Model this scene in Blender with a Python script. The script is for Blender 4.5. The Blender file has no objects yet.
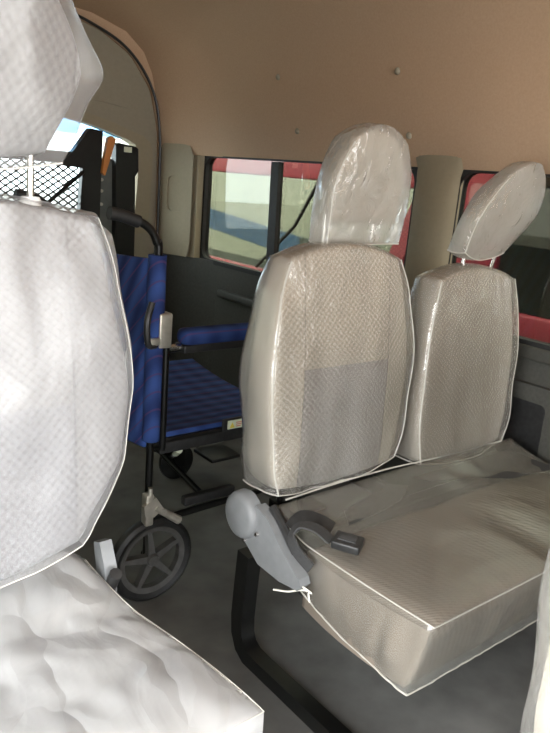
import bpy, math, random
from mathutils import Vector, Matrix, noise
random.seed(7)
S = bpy.context.scene
COL = S.collection
R = math.radians

# ------------------------------------------------------------------ camera
YAW, PITCH, ROLL, EYE, FPX = R(39.74), R(15.17), R(4.79), 1.22, 700.0
fw = Vector((math.sin(YAW)*math.cos(PITCH), math.cos(YAW)*math.cos(PITCH), -math.sin(PITCH)))
rt = Vector((math.cos(YAW), -math.sin(YAW), 0)); up = rt.cross(fw)
r2 = math.cos(ROLL)*rt + math.sin(ROLL)*up; u2 = r2.cross(fw)
cam = bpy.data.objects.new('camera', bpy.data.cameras.new('camera')); COL.objects.link(cam)
m = Matrix((r2, u2, -fw)).transposed().to_4x4(); m.translation = (0, 0, EYE)
cam.matrix_world = m
cam.data.sensor_fit = 'VERTICAL'; cam.data.sensor_height = 36; cam.data.lens = 36*FPX/733
cam.data.clip_start = 0.02
S.camera = cam

# ------------------------------------------------------------------ light
W = bpy.data.worlds.new('sky'); S.world = W; W.use_nodes = True
bg = W.node_tree.nodes['Background']
bg.inputs[0].default_value = (0.93, 0.97, 1.0, 1); bg.inputs[1].default_value = 6.6
def area(name, loc, rot, sx, sy, power, color):
    l = bpy.data.lights.new(name, 'AREA'); l.shape = 'RECTANGLE'; l.size = sx; l.size_y = sy
    l.energy = power; l.color = color
    o = bpy.data.objects.new(name, l); COL.objects.link(o); o.location = loc; o.rotation_euler = rot
    return o
# daylight through the open sliding door (left, beside and behind the camera)
area('door_daylight', (-1.7, -0.35, 1.6), (0, R(-68), 0), 1.7, 2.0, 100, (1, 0.985, 0.96))
# area lamp added to fill the seat fronts, set at the unseen windscreen
area('front_fill', (0.97, -2.3, 1.15), (R(92), 0, 0), 1.75, 1.1, 34, (1, 0.92, 0.85))
S.view_settings.view_transform = 'Standard'; S.view_settings.look = 'None'
S.view_settings.exposure = 0.42; S.view_settings.gamma = 1.0
S.view_settings.use_curve_mapping = False
S.cycles.use_denoising = True
S.cycles.transparent_max_bounces = 24
S.cycles.max_bounces = 10; S.cycles.diffuse_bounces = 6

# ------------------------------------------------------------------ materials
def base(name, col, rough=0.6, metal=0.0, spec=0.5):
    m = bpy.data.materials.new(name); m.use_nodes = True
    b = m.node_tree.nodes['Principled BSDF']
    b.inputs['Base Color'].default_value = (*col, 1); b.inputs['Roughness'].default_value = rough
    b.inputs['Metallic'].default_value = metal; b.inputs['Specular IOR Level'].default_value = spec
    return m, m.node_tree.nodes, m.node_tree.links, b
def noisy(name, col, col2, scale=20, rough=0.6, bump=0.1, metal=0.0, spec=0.4, detail=4, stretch=(1, 1, 1)):
    m, N, L, b = base(name, col, rough, metal, spec)
    tc = N.new('ShaderNodeTexCoord'); mp = N.new('ShaderNodeMapping'); mp.inputs['Scale'].default_value = stretch
    n = N.new('ShaderNodeTexNoise'); n.inputs['Scale'].default_value = scale; n.inputs['Detail'].default_value = detail
    L.new(tc.outputs['Object'], mp.inputs[0]); L.new(mp.outputs[0], n.inputs['Vector'])
    r = N.new('ShaderNodeMix'); r.data_type = 'RGBA'
    r.inputs[6].default_value = (*col, 1); r.inputs[7].default_value = (*col2, 1)
    cr = N.new('ShaderNodeMapRange'); cr.inputs[1].default_value = 0.3; cr.inputs[2].default_value = 0.7
    L.new(n.outputs['Fac'], cr.inputs[0]); L.new(cr.outputs[0], r.inputs[0]); L.new(r.outputs[2], b.inputs['Base Color'])
    if bump:
        bp = N.new('ShaderNodeBump'); bp.inputs['Strength'].default_value = bump; bp.inputs['Distance'].default_value = 0.004
        L.new(n.outputs['Fac'], bp.inputs['Height']); L.new(bp.outputs[0], b.inputs['Normal'])
    return m
def mth(N, L, op, a, b=None, c=None):
    n = N.new('ShaderNodeMath'); n.operation = op
    for i, v in enumerate((a, b, c)):
        if v is None: continue
        if isinstance(v, (int, float)): n.inputs[i].default_value = v
        else: L.new(v, n.inputs[i])
    return n.outputs[0]
def fabric(name, col, dark, panel=None, box=None):
    """raised dotted upholstery; an optional lumbar panel in another cloth inside box (x0,x1,z0,z1)"""
    m, N, L, b = base(name, col, 0.9, 0, 0.15)
    tc = N.new('ShaderNodeTexCoord'); sp = N.new('ShaderNodeSeparateXYZ'); L.new(tc.outputs['Object'], sp.inputs[0])
    p = 2*math.pi/0.0165
    v = mth(N, L, 'ADD', sp.outputs[2], sp.outputs[1])
    su = mth(N, L, 'SINE', mth(N, L, 'MULTIPLY', mth(N, L, 'ADD', sp.outputs[0], sp.outputs[1]), p)); sv = mth(N, L, 'SINE', mth(N, L, 'MULTIPLY', v, p*0.9))
    h = mth(N, L, 'MULTIPLY_ADD', mth(N, L, 'MULTIPLY', su, sv), 0.5, 0.5)
    sn = N.new('ShaderNodeSeparateXYZ'); L.new(tc.outputs['Normal'], sn.inputs[0])      # plain cloth on the side gussets
    sd = N.new('ShaderNodeMapRange'); sd.inputs[1].default_value = 0.6; sd.inputs[2].default_value = 0.85
    L.new(mth(N, L, 'ABSOLUTE', sn.outputs[0]), sd.inputs[0])
    hm = N.new('ShaderNodeMix'); L.new(sd.outputs[0], hm.inputs[0]); L.new(h, hm.inputs[2]); hm.inputs[3].default_value = 0.3; h = hm.outputs[0]
    mix = N.new('ShaderNodeMix'); mix.data_type = 'RGBA'
    mix.inputs[6].default_value = (*dark, 1); mix.inputs[7].default_value = (*col, 1); L.new(h, mix.inputs[0])
    out = mix.outputs[2]
    if box:                                           # stitched bolster lines beside the panel
        for xb in box[:2]:
            ln = mth(N, L, 'LESS_THAN', mth(N, L, 'ABSOLUTE', mth(N, L, 'SUBTRACT', sp.outputs[0], xb)), 0.0018)
            m3 = N.new('ShaderNodeMix'); m3.data_type = 'RGBA'; m3.blend_type = 'MULTIPLY'
            L.new(mth(N, L, 'MULTIPLY', ln, 0.5), m3.inputs[0]); L.new(out, m3.inputs[6]); m3.inputs[7].default_value = (0.4, 0.4, 0.4, 1); out = m3.outputs[2]
    if panel:
        x0, x1, z0, z1 = box
        g = mth(N, L, 'MULTIPLY', mth(N, L, 'GREATER_THAN', sp.outputs[0], x0), mth(N, L, 'LESS_THAN', sp.outputs[0], x1))
        g = mth(N, L, 'MULTIPLY', g, mth(N, L, 'MULTIPLY', mth(N, L, 'GREATER_THAN', sp.outputs[2], z0), mth(N, L, 'LESS_THAN', sp.outputs[2], z1)))
        m2 = N.new('ShaderNodeMix'); m2.data_type = 'RGBA'; m2.blend_type = 'MULTIPLY'
        L.new(g, m2.inputs[0]); L.new(out, m2.inputs[6]); m2.inputs[7].default_value = (*panel, 1); out = m2.outputs[2]
    L.new(out, b.inputs['Base Color'])
    bp = N.new('ShaderNodeBump'); bp.inputs['Strength'].default_value = 0.5; bp.inputs['Distance'].default_value = 0.003
    L.new(h, bp.inputs['Height']); L.new(bp.outputs[0], b.inputs['Normal'])
    return m
def plastic(name, milk, var, tint=(0.93, 0.93, 0.91), wr=0.5, stretch=(1.0, 1.0, 0.45), scale=16, rough=0.16, crinkle=0.0, gloss=0.8):
    """thin cloudy polythene sheet: mostly clear, milky in patches, glossy"""
    m = bpy.data.materials.new(name); m.use_nodes = True; N = m.node_tree.nodes; L = m.node_tree.links; N.clear()
    out = N.new('ShaderNodeOutputMaterial')
    tc = N.new('ShaderNodeTexCoord'); mp = N.new('ShaderNodeMapping'); mp.inputs['Scale'].default_value = stretch
    mp.inputs['Rotation'].default_value = (0.2, 0.35, 0.2)
    L.new(tc.outputs['Object'], mp.inputs[0])
    n = N.new('ShaderNodeTexNoise'); n.inputs['Scale'].default_value = scale; n.inputs['Detail'].default_value = 3; n.inputs['Distortion'].default_value = 1.6
    n2 = N.new('ShaderNodeTexNoise'); n2.inputs['Scale'].default_value = 6; n2.inputs['Detail'].default_value = 2
    L.new(mp.outputs[0], n.inputs['Vector']); L.new(tc.outputs['Object'], n2.inputs['Vector'])
    bp = N.new('ShaderNodeBump'); bp.inputs['Strength'].default_value = wr; bp.inputs['Distance'].default_value = 0.012
    hgt = n.outputs['Fac']
    if crinkle:
        vo = N.new('ShaderNodeTexVoronoi'); vo.feature = 'DISTANCE_TO_EDGE'; vo.inputs['Scale'].default_value = crinkle
        ad = N.new('ShaderNodeVectorMath'); ad.operation = 'MULTIPLY_ADD'; ad.inputs[1].default_value = (0.16, 0.16, 0.16)
        L.new(n2.outputs['Color'], ad.inputs[0]); L.new(mp.outputs[0], ad.inputs[2]); L.new(ad.outputs[0], vo.inputs['Vector'])
        hgt = mth(N, L, 'MULTIPLY_ADD', mth(N, L, 'MINIMUM', vo.outputs['Distance'], 0.35), 2.6, mth(N, L, 'MULTIPLY', hgt, 0.6))
    L.new(hgt, bp.inputs['Height'])
    lw = N.new('ShaderNodeLayerWeight'); lw.inputs['Blend'].default_value = 0.35; L.new(bp.outputs[0], lw.inputs['Normal'])
    f = mth(N, L, 'MULTIPLY_ADD', n2.outputs['Fac'], var, milk - var/2)
    f = mth(N, L, 'MULTIPLY_ADD', lw.outputs['Facing'], 0.25, f)
    tr = N.new('ShaderNodeBsdfTransparent'); tr.inputs[0].default_value = (0.97, 0.97, 0.96, 1)
    df = N.new('ShaderNodeBsdfDiffuse'); df.inputs[0].default_value = (*tint, 1); L.new(bp.outputs[0], df.inputs['Normal'])
    tl = N.new('ShaderNodeBsdfTranslucent'); tl.inputs[0].default_value = (*tint, 1)
    dt = N.new('ShaderNodeMixShader'); dt.inputs[0].default_value = 0.4; L.new(df.outputs[0], dt.inputs[1]); L.new(tl.outputs[0], dt.inputs[2])
    m1 = N.new('ShaderNodeMixShader'); L.new(f, m1.inputs[0]); L.new(tr.outputs[0], m1.inputs[1]); L.new(dt.outputs[0], m1.inputs[2])
    gl = N.new('ShaderNodeBsdfGlossy'); gl.inputs['Roughness'].default_value = rough; L.new(bp.outputs[0], gl.inputs['Normal'])
    gl.inputs[0].default_value = (1, 1, 1, 1)
    m2 = N.new('ShaderNodeMixShader'); L.new(mth(N, L, 'MULTIPLY_ADD', lw.outputs['Fresnel'], gloss, 0.03), m2.inputs[0])
    L.new(m1.outputs[0], m2.inputs[1]); L.new(gl.outputs[0], m2.inputs[2]); L.new(m2.outputs[0], out.inputs[0])
    return m
def glass(name, tint, refl=0.08):
    m = bpy.data.materials.new(name); m.use_nodes = True; N = m.node_tree.nodes; L = m.node_tree.links; N.clear()
    out = N.new('ShaderNodeOutputMaterial'); tr = N.new('ShaderNodeBsdfTransparent'); tr.inputs[0].default_value = (*tint, 1)
    gl = N.new('ShaderNodeBsdfGlossy'); gl.inputs['Roughness'].default_value = 0.02
    mx = N.new('ShaderNodeMixShader'); mx.inputs[0].default_value = refl
    L.new(tr.outputs[0], mx.inputs[1]); L.new(gl.outputs[0], mx.inputs[2]); L.new(mx.outputs[0], out.inputs[0])
    return m
def plaid(name):
    m, N, L, b = base(name, (0.02, 0.05, 0.3), 0.85, 0, 0.2)
    tc = N.new('ShaderNodeTexCoord'); sp = N.new('ShaderNodeSeparateXYZ'); L.new(tc.outputs['Object'], sp.inputs[0])
    v = mth(N, L, 'ADD', sp.outputs[1], mth(N, L, 'MULTIPLY', sp.outputs[2], 0.45))
    a = mth(N, L, 'SINE', mth(N, L, 'MULTIPLY', v, 2*math.pi/0.06)); c = mth(N, L, 'SINE', mth(N, L, 'MULTIPLY', sp.outputs[0], 2*math.pi/0.075))
    d = mth(N, L, 'SINE', mth(N, L, 'MULTIPLY', mth(N, L, 'ADD', sp.outputs[2], sp.outputs[1]), 2*math.pi/0.05))
    h = mth(N, L, 'MULTIPLY_ADD', mth(N, L, 'ADD', a, mth(N, L, 'MULTIPLY', c, 0.5)), 0.33, 0.5)
    mx = N.new('ShaderNodeMix'); mx.data_type = 'RGBA'; mx.inputs[6].default_value = (0.010, 0.016, 0.07, 1); mx.inputs[7].default_value = (0.036, 0.078, 0.25, 1)
    L.new(h, mx.inputs[0])
    g = mth(N, L, 'GREATER_THAN', d, 0.93)
    mx2 = N.new('ShaderNodeMix'); mx2.data_type = 'RGBA'; mx2.inputs[7].default_value = (0.09, 0.04, 0.11, 1)
    L.new(mth(N, L, 'MULTIPLY', g, 0.6), mx2.inputs[0]); L.new(mx.outputs[2], mx2.inputs[6]); L.new(mx2.outputs[2], b.inputs['Base Color'])
    return m

M = dict(
    floor=noisy('rubber floor mat', (0.10, 0.10, 0.095), (0.155, 0.155, 0.147), 9, 0.75, 0.15, detail=8),
    liner=noisy('beige headliner cloth', (0.465, 0.322, 0.215), (0.505, 0.355, 0.24), 140, 0.95, 0.25, spec=0.1),
    trim=noisy('beige moulded trim', (0.285, 0.243, 0.168), (0.305, 0.26, 0.18), 60, 0.7, 0.08, spec=0.25),
    gate=noisy('grey beige tailgate trim', (0.27, 0.24, 0.18), (0.29, 0.258, 0.195), 60, 0.7, 0.08, spec=0.25),
    lower=noisy('charcoal moulded side trim', (0.042, 0.042, 0.036), (0.056, 0.056, 0.048), 80, 0.65, 0.15),
    rubber=noisy('black rubber', (0.01, 0.01, 0.01), (0.018, 0.018, 0.018), 60, 0.6, 0.05),
    black=noisy('black painted steel', (0.005, 0.005, 0.005), (0.009, 0.009, 0.008), 30, 0.3, 0.03, spec=0.3),
    blackp=noisy('black plastic', (0.015, 0.015, 0.015), (0.025, 0.025, 0.025), 60, 0.4, 0.05),
    webbing=noisy('black webbing', (0.03, 0.03, 0.03), (0.05, 0.05, 0.05), 300, 0.8, 0.2),
    greyp=noisy('light grey plastic', (0.165, 0.172, 0.176), (0.19, 0.196, 0.20), 40, 0.42, 0.04),
    chrome=base('polished steel', (0.75, 0.73, 0.70), 0.18, 1.0)[0],
    silver=noisy('dull zinc', (0.42, 0.40, 0.34), (0.55, 0.52, 0.45), 50, 0.4, 0.1, metal=0.7),
    alloy=noisy('dark grey spoke plastic', (0.045, 0.043, 0.04), (0.07, 0.068, 0.064), 40, 0.5, 0.05),
    tyre=noisy('grey black tyre rubber', (0.008, 0.008, 0.008), (0.022, 0.022, 0.021), 30, 0.4, 0.06, spec=0.3),
    plaid=plaid('navy plaid nylon'),
    fab=fabric('grey dotted cloth', (0.60, 0.545, 0.465), (0.36, 0.325, 0.275), (0.74, 0.77, 0.87), (-0.39, -0.105, 0.3, 0.79)),
    fab2=fabric('grey dotted cloth plain', (0.50, 0.45, 0.385), (0.31, 0.28, 0.24)),
    fabc=fabric('taupe dotted cloth', (0.275, 0.23, 0.185), (0.155, 0.128, 0.104)),
    fabw=fabric('pale grey dotted cloth', (0.27, 0.263, 0.265), (0.175, 0.17, 0.173), (0.93, 0.94, 0.97), (-0.6, 0.16, 0.3, 0.85)),
    cover=plastic('cloudy plastic sheet', 0.13, 0.14, (0.80, 0.78, 0.73)),
    coverc=plastic('crumpled plastic sheet', 0.14, 0.16, (0.72, 0.70, 0.62), 0.45, (1, 0.6, 1), 11, 0.27, 5),
    coverh=plastic('cloudy plastic bag', 0.30, 0.25, (0.80, 0.78, 0.72), 0.8, (1, 1, 0.7), 22),
    coverw=plastic('bright cloudy plastic sheet', 0.13, 0.2, (0.66, 0.66, 0.67), 0.45, (1, 1, 0.5), 9, 0.35, 3.5, 0.4),
    coverx=plastic('crinkled glossy plastic sheet', 0.42, 0.30, (0.84, 0.84, 0.83), 0.8, (1, 0.55, 1), 8, 0.15, 7),
    seam=base('welded plastic seam', (0.45, 0.435, 0.39), 0.35)[0],
    string=base('white tie string', (0.85, 0.82, 0.74), 0.6)[0],
    tint=glass('green tinted window glass', (0.44, 0.44, 0.38)),
    clear=glass('clear rear glass', (0.85, 0.9, 0.9), 0.05),
    shade=glass('blue shade band glass', (0.55, 0.72, 0.9), 0.05),
    red=base('pinkish red car paint', (0.42, 0.06, 0.09), 0.3)[0],
    cream=noisy('cream vehicle paint', (0.50, 0.48, 0.38), (0.56, 0.53, 0.43), 2, 0.5, 0),
    blue=base('blue vehicle stripe', (0.05, 0.12, 0.25), 0.5)[0],
    road=noisy('grey concrete yard', (0.30, 0.29, 0.27), (0.38, 0.37, 0.34), 3, 0.9, 0.1),
    dark=base('dark cabin trim', (0.10, 0.105, 0.09), 0.7)[0],
    orange=base('orange plastic', (0.55, 0.20, 0.04), 0.5)[0],
    armgrey=noisy('grey green painted steel', (0.09, 0.105, 0.095), (0.12, 0.13, 0.12), 20, 0.5, 0.05),
    meshgrey=noisy('weathered grey steel mesh', (0.07, 0.062, 0.05), (0.10, 0.09, 0.075), 20, 0.6, 0.05),
    label=base('pale paper label', (0.62, 0.66, 0.50), 0.6)[0],
    yellow=base('yellow sticker print', (0.75, 0.60, 0.08), 0.6)[0],
    white=base('white plastic', (0.75, 0.75, 0.74), 0.4)[0],
    redink=base('red sticker print', (0.6, 0.05, 0.04), 0.6)[0],
)

# ------------------------------------------------------------------ mesh helpers
class MB:
    def __init__(s): s.v, s.f = [], []
    def add(s, v, f):
        o = len(s.v); s.v += [Vector(p) for p in v]; s.f += [tuple(i+o for i in q) for q in f]; return s
    def box(s, x0, x1, y0, y1, z0, z1, bev=0.0):
        if bev <= 0:
            v = [(x, y, z) for x in (x0, x1) for y in (y0, y1) for z in (z0, z1)]
            return s.add(v, [(0, 1, 3, 2), (4, 6, 7, 5), (0, 4, 5, 1), (2, 3, 7, 6), (0, 2, 6, 4), (1, 5, 7, 3)])
        c = Vector(((x0+x1)/2, (y0+y1)/2, (z0+z1)/2)); h = Vector(((x1-x0)/2, (y1-y0)/2, (z1-z0)/2))
        bev = min(bev, *[q*0.98 for q in h])
        def fn(a, b, d):
            p = Vector((a*h.x, b*h.y, d*h.z)); q = Vector([max(-(h[i]-bev), min(h[i]-bev, p[i])) for i in range(3)])
            k = p-q
            if k.length > 1e-9: k = k.normalized()*bev
            return c+q+k
        ts = lambda hh: [-1, -1+bev/hh*0.3, -1+bev/hh, 1-bev/hh, 1-bev/hh*0.3, 1]
        return s.grid(ts(h.x), ts(h.y), ts(h.z), fn)
    def grid(s, ta, tb, tc, fn, skip=()):
        ta, tb, tc = [list(t) if not isinstance(t, int) else [-1+2*i/t for i in range(t+1)] for t in (ta, tb, tc)]
        n = (len(ta)-1, len(tb)-1, len(tc)-1); idx = {}; V = []; F = []
        def g(i, j, k):
            if (i, j, k) not in idx:
                idx[(i, j, k)] = len(V); V.append(fn(ta[i], tb[j], tc[k]))
            return idx[(i, j, k)]
        for side, e in (('-a', 0), ('+a', n[0])):
            if side in skip: continue
            for j in range(n[1]):
                for k in range(n[2]):
                    q = (g(e, j, k), g(e, j+1, k), g(e, j+1, k+1), g(e, j, k+1)); F.append(q if e else q[::-1])
        for side, e in (('-b', 0), ('+b', n[1])):
            if side in skip: continue
            for i in range(n[0]):
                for k in range(n[2]):
                    q = (g(i, e, k), g(i, e, k+1), g(i+1, e, k+1), g(i+1, e, k)); F.append(q if e else q[::-1])
        for side, e in (('-c', 0), ('+c', n[2])):
            if side in skip: continue
            for i in range(n[0]):
                for j in range(n[1]):
                    q = (g(i, j, e), g(i+1, j, e), g(i+1, j+1, e), g(i, j+1, e)); F.append(q if e else q[::-1])
        return s.add(V, F)
    def tube(s, pts, r, seg=10, flat=None, caps=True, upv=None):
        """swept round tube; flat=(w,h) gives a rectangular bar, r may be a list"""
        pts = [Vector(p) for p in pts]; n = len(pts); prev = None; V = []; F = []
        for i, p in enumerate(pts):
            t = (pts[min(i+1, n-1)]-pts[max(i-1, 0)]).normalized()
            if prev is None:
                a = Vector(upv) if upv else (Vector((0, 0, 1)) if abs(t.z) < 0.9 else Vector((1, 0, 0)))
            else: a = prev
            a = (a - t*a.dot(t)).normalized(); b = t.cross(a); prev = a
            rr = r[i] if isinstance(r, (list, tuple)) else r
            if flat:
                w, h = flat
                for sa, sb in ((1, 1), (-1, 1), (-1, -1), (1, -1)): V.append(p+a*sa*h/2+b*sb*w/2)
            else:
                for k in range(seg):
                    th = 2*math.pi*k/seg; V.append(p+a*rr*math.cos(th)+b*rr*math.sin(th))
        q = 4 if flat else seg
        for i in range(n-1):
            for k in range(q): F.append((i*q+k, i*q+(k+1) % q, (i+1)*q+(k+1) % q, (i+1)*q+k))
        if caps: F.append(tuple(range(q))[::-1]); F.append(tuple((n-1)*q+k for k in range(q)))
        return s.add(V, F)
    def prism(s, poly, axis, t0, t1):
        """polygon in the two other axes (in x,y,z order) pushed along axis"""
        def mk(p, t):
            q = list(p); q.insert(axis, t); return q
        n = len(poly); V = [mk(p, t0) for p in poly]+[mk(p, t1) for p in poly]
        F = [tuple(range(n))[::-1], tuple(range(n, 2*n))]+[(i, (i+1) % n, n+(i+1) % n, n+i) for i in range(n)]
        return s.add(V, F)
    def ring(s, outer, inner, axis, t0, t1):
        """plate with a hole: two polygons with the same number of points"""
        def mk(p, t):
            q = list(p); q.insert(axis, t); return q
        n = len(outer); V = [mk(p, t) for t in (t0, t1) for pl in (outer, inner) for p in pl]; F = []
        for i in range(n):
            j = (i+1) % n
            F += [(i, j, n+j, n+i), (2*n+i, 3*n+i, 3*n+j, 2*n+j), (i, 2*n+i, 2*n+j, j), (n+i, n+j, 3*n+j, 3*n+i)]
        return s.add(V, F)
    def lathe(s, prof, c, axis, seg=32):
        """prof = (radius, offset along axis)"""
        V = []; F = []; n = len(prof)
        for k in range(seg):
            th = 2*math.pi*k/seg
            for r, t in prof:
                p = [r*math.cos(th), r*math.sin(th)]; p.insert(axis, t); V.append(Vector(p)+Vector(c))
        for k in range(seg):
            j = (k+1) % seg
            for i in range(n-1): F.append((k*n+i, j*n+i, j*n+i+1, k*n+i+1))
        return s.add(V, F)
    def build(s, name, mat, parent=None, smooth=True, ang=40):
        off = parent_loc(parent)
        me = bpy.data.meshes.new(name); me.from_pydata([v-off for v in s.v], [], s.f); me.update()
        import bmesh
        bm = bmesh.new(); bm.from_mesh(me); bmesh.ops.recalc_face_normals(bm, faces=bm.faces)
        if smooth:
            for f in bm.faces: f.smooth = True
            for e in bm.edges:
                if len(e.link_faces) == 2 and e.calc_face_angle(0) > R(ang): e.smooth = False
        bm.to_mesh(me); bm.free()
        me.materials.append(mat)
        o = bpy.data.objects.new(name, me); COL.objects.link(o)
        if parent: o.parent = parent
        return o
def parent_loc(p):
    v = Vector((0, 0, 0))
    while p is not None: v += p.location; p = p.parent
    return v
def thing(name, loc, label, cat, group=None):
    o = bpy.data.objects.new(name, None); COL.objects.link(o); o.location = loc; o.empty_display_size = 0.1
    o['label'] = label; o['category'] = cat
    if group: o['group'] = group
    return o
def struct(o): o['kind'] = 'structure'; return o
def arc(cx, cy, r, a0, a1, n): return [(cx+r*math.cos(R(a0+(a1-a0)*i/n)), cy+r*math.sin(R(a0+(a1-a0)*i/n))) for i in range(n+1)]
def rrect(x0, x1, y0, y1, r, n=5):
    return arc(x1-r, y1-r, r, 0, 90, n)+arc(x0+r, y1-r, r, 90, 180, n)+arc(x0+r, y0+r, r, 180, 270, n)+arc(x1-r, y0+r, r, 270, 360, n)
def resample(poly, c, n):
    """points where n even rays from c leave a polygon"""
    out = []
    for k in range(n):
        th = 2*math.pi*k/n; d = (math.cos(th), math.sin(th)); best = None
        for i in range(len(poly)):
            (x0, y0), (x1, y1) = poly[i], poly[(i+1) % len(poly)]
            ex, ey = x1-x0, y1-y0; den = d[0]*ey-d[1]*ex
            if abs(den) < 1e-12: continue
            t = ((x0-c[0])*ey-(y0-c[1])*ex)/den; w = ((x0-c[0])*d[1]-(y0-c[1])*d[0])/den
            if t > 0 and -1e-9 <= w <= 1+1e-9 and (best is None or t > best): best = t
        out.append((c[0]+d[0]*best, c[1]+d[1]*best))
    return out
def smooth_path(pts, n=8):
    """Catmull-Rom through the points"""
    P = [Vector(p) for p in pts]; P = [P[0]*2-P[1]]+P+[P[-1]*2-P[-2]]; o = []
    for i in range(1, len(P)-2):
        for k in range(n):
            t = k/n; a, b, c, d = P[i-1:i+3]
            o.append(0.5*((2*b)+(c-a)*t+(2*a-5*b+4*c-d)*t*t+(3*b-a-3*c+d)*t*t*t))
    return o+[P[-2]]

# ------------------------------------------------------------------ the van
CX = 0.97                      # the van's centre line
YF, YR = -2.0, 3.4             # front end of what is built, tailgate plane
half = [(1.08, 0.0), (1.08, 0.76), (1.075, 1.29), (1.035, 1.42), (1.01, 1.60), (0.985, 1.70), (0.93, 1.80), (0.82, 1.885), (0.62, 1.94), (0.3, 1.965), (0, 1.97)]
def taper(y): return 1.0 if y < 3.0 else 1-0.112*((y-3.0)/0.4)**1.2
floor = struct(MB().box(CX-1.1, CX+1.1, YF, YR+0.02, -0.06, 0).build('floor', M['floor'], smooth=False))

# headliner: one vaulted shell from window top to window top
mb = MB(); prof = [p for p in half if p[1] > 1.28]
full = [(CX+x, z) for x, z in prof]+[(CX-x, z) for x, z in prof[::-1][1:]]
ys = [YF+(YR-YF)*i/40 for i in range(41)]; n = len(full)
V = []
for t in (0, 0.03):
    for y in ys:
        for x, z in full:
            k = taper(y); d = Vector((x-CX, 0, z-1.2)); d = d.normalized()*t if t else d*0
            V.append((CX+(x-CX)*k+d.x, y, 1.29+(z-1.29)*(1-(1-k)*0.75)+d.z))
F = []; o2 = len(ys)*n
for j in range(len(ys)-1):
    for i in range(n-1):
        a = j*n+i; F.append((a, a+1, a+n+1, a+n)); F.append((o2+a, o2+a+n, o2+a+n+1, o2+a+1))
for j in range(len(ys)-1):
    for e in (0, n-1): F.append((j*n+e, (j+1)*n+e, o2+(j+1)*n+e, o2+j*n+e))
ceiling = struct(mb.add(V, F).build('ceiling', M['liner'], ang=60))
for y, z in ((2.513, 1.626), (1.837, 1.613), (1.777, 1.399), (2.397, 1.411)):
    i = [k for k in range(len(half)-1) if half[k][1] <= z <= half[k+1][1]][0]
    t = (z-half[i][1])/(half[i+1][1]-half[i][1]); x = CX+half[i][0]+t*(half[i+1][0]-half[i][0])
    MB().lathe([(0.0001, -0.011), (0.007, -0.010), (0.012, -0.005), (0.013, 0.006), (0.0001, 0.006)], (x+0.001, y, z), 0, 16).build('trim_clip', M['gate'], ceiling)

WIN = ((1.735, 3.16), (0.45, 1.565))       # window openings along the side
Z0, Z1 = 0.77, 1.29
def side(sgn, name):
    X = lambda x: CX+sgn*(x-CX)
    lo = sorted((X(2.05), X(2.10)))
    low = MB()
    y0 = YF if sgn > 0 else 0.85
    for a, b in ([(y0, 1.0), (1.0, 2.0), (2.0, 3.0)] if sgn > 0 else [(y0, 3.0)]): low.box(*lo, a, b, 0, Z0)
    pts = [3.0+0.4*i/7 for i in range(8)]
    for a, b in zip(pts, pts[1:]):
        xa, xb = CX+sgn*1.08*taper(a), CX+sgn*1.08*taper(b)
        low.prism([(xa, a), (xa+sgn*0.05, a), (xb+sgn*0.05, b), (xb, b)], 2, 0, Z0)
    w = struct(low.build(name, M['lower']))
    up = MB()
    for a, b in ((YF, WIN[1][0]), (WIN[1][1], WIN[0][0]), (WIN[0][1], YR)):
        if sgn < 0 and a == YF: continue
        if sgn < 0 and b < 2: a = 0.85
        nn = 8 if b == YR else 1
        for i in range(nn):
            p, q = a+(b-a)*i/nn, a+(b-a)*(i+1)/nn
            xp, xq = 1.078*taper(p), 1.078*taper(q)
            up.prism([(CX+sgn*xp, p), (CX+sgn*(xp+0.05), p), (CX+sgn*(xq+0.05), q), (CX+sgn*xq, q)], 2, Z0, Z1+0.02)
    p = up.build('pillar_trim', M['trim'], w)
    return w
wall_r = side(1, 'wall_right'); wall_l = side(-1, 'wall_left')
# padded pillar cover between the two right-hand windows, wider at the top
mb = MB(); rows = []
for k in range(13):
    z = 0.74+0.60*k/12; e = 0.018*max(0, (z-1.2)/0.15)**2; row = []
    for j in range(13):
        t = j/12; y = (1.545-e)+(0.20+2*e)*t; b = math.sin(math.pi*t)**0.45*0.055
        wx = 2.05 if z < 1.29 else 2.045-0.31*(z-1.29)
        row.append((wx+0.004-b*min(1, max(0, (1.345-z)/0.12)), y, z))
    rows.append(row)
V = [p for r in rows for p in r]; F = [(k*13+j, k*13+j+1, (k+1)*13+j+1, (k+1)*13+j) for k in range(12) for j in range(12)]
mb.add(V, F); mb.build('pillar_cover', M['trim'], wall_r, ang=60)
# rear quarter cover with a shallow recessed rectangle
mb = MB(); 
outer = resample([(3.175, 0.77), (3.38, 0.77), (3.38, 1.36), (3.175, 1.33)], (3.27, 1.06), 48)
inner = resample(rrect(3.20, 3.335, 1.0, 1.18, 0.03), (3.27, 1.06), 48)
def qx(y): return CX+1.078*taper(y)
V = []; n = 48
for pl, d in ((outer, 0.012), (inner, 0.012), (inner, 0.003)):
    V += [(qx(y)-d-0.006, y, z) for y, z in pl]
V.append((qx(3.27)-0.009, 3.27, 1.06))
F = []
for i in range(n):
    j = (i+1) % n
    F += [(i, j, n+j, n+i), (n+i, n+j, 2*n+j, 2*n+i), (2*n+i, 2*n+j, 3*n)]
mb.add(V, F).build('quarter_panel', M['trim'], wall_r, ang=30)
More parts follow.
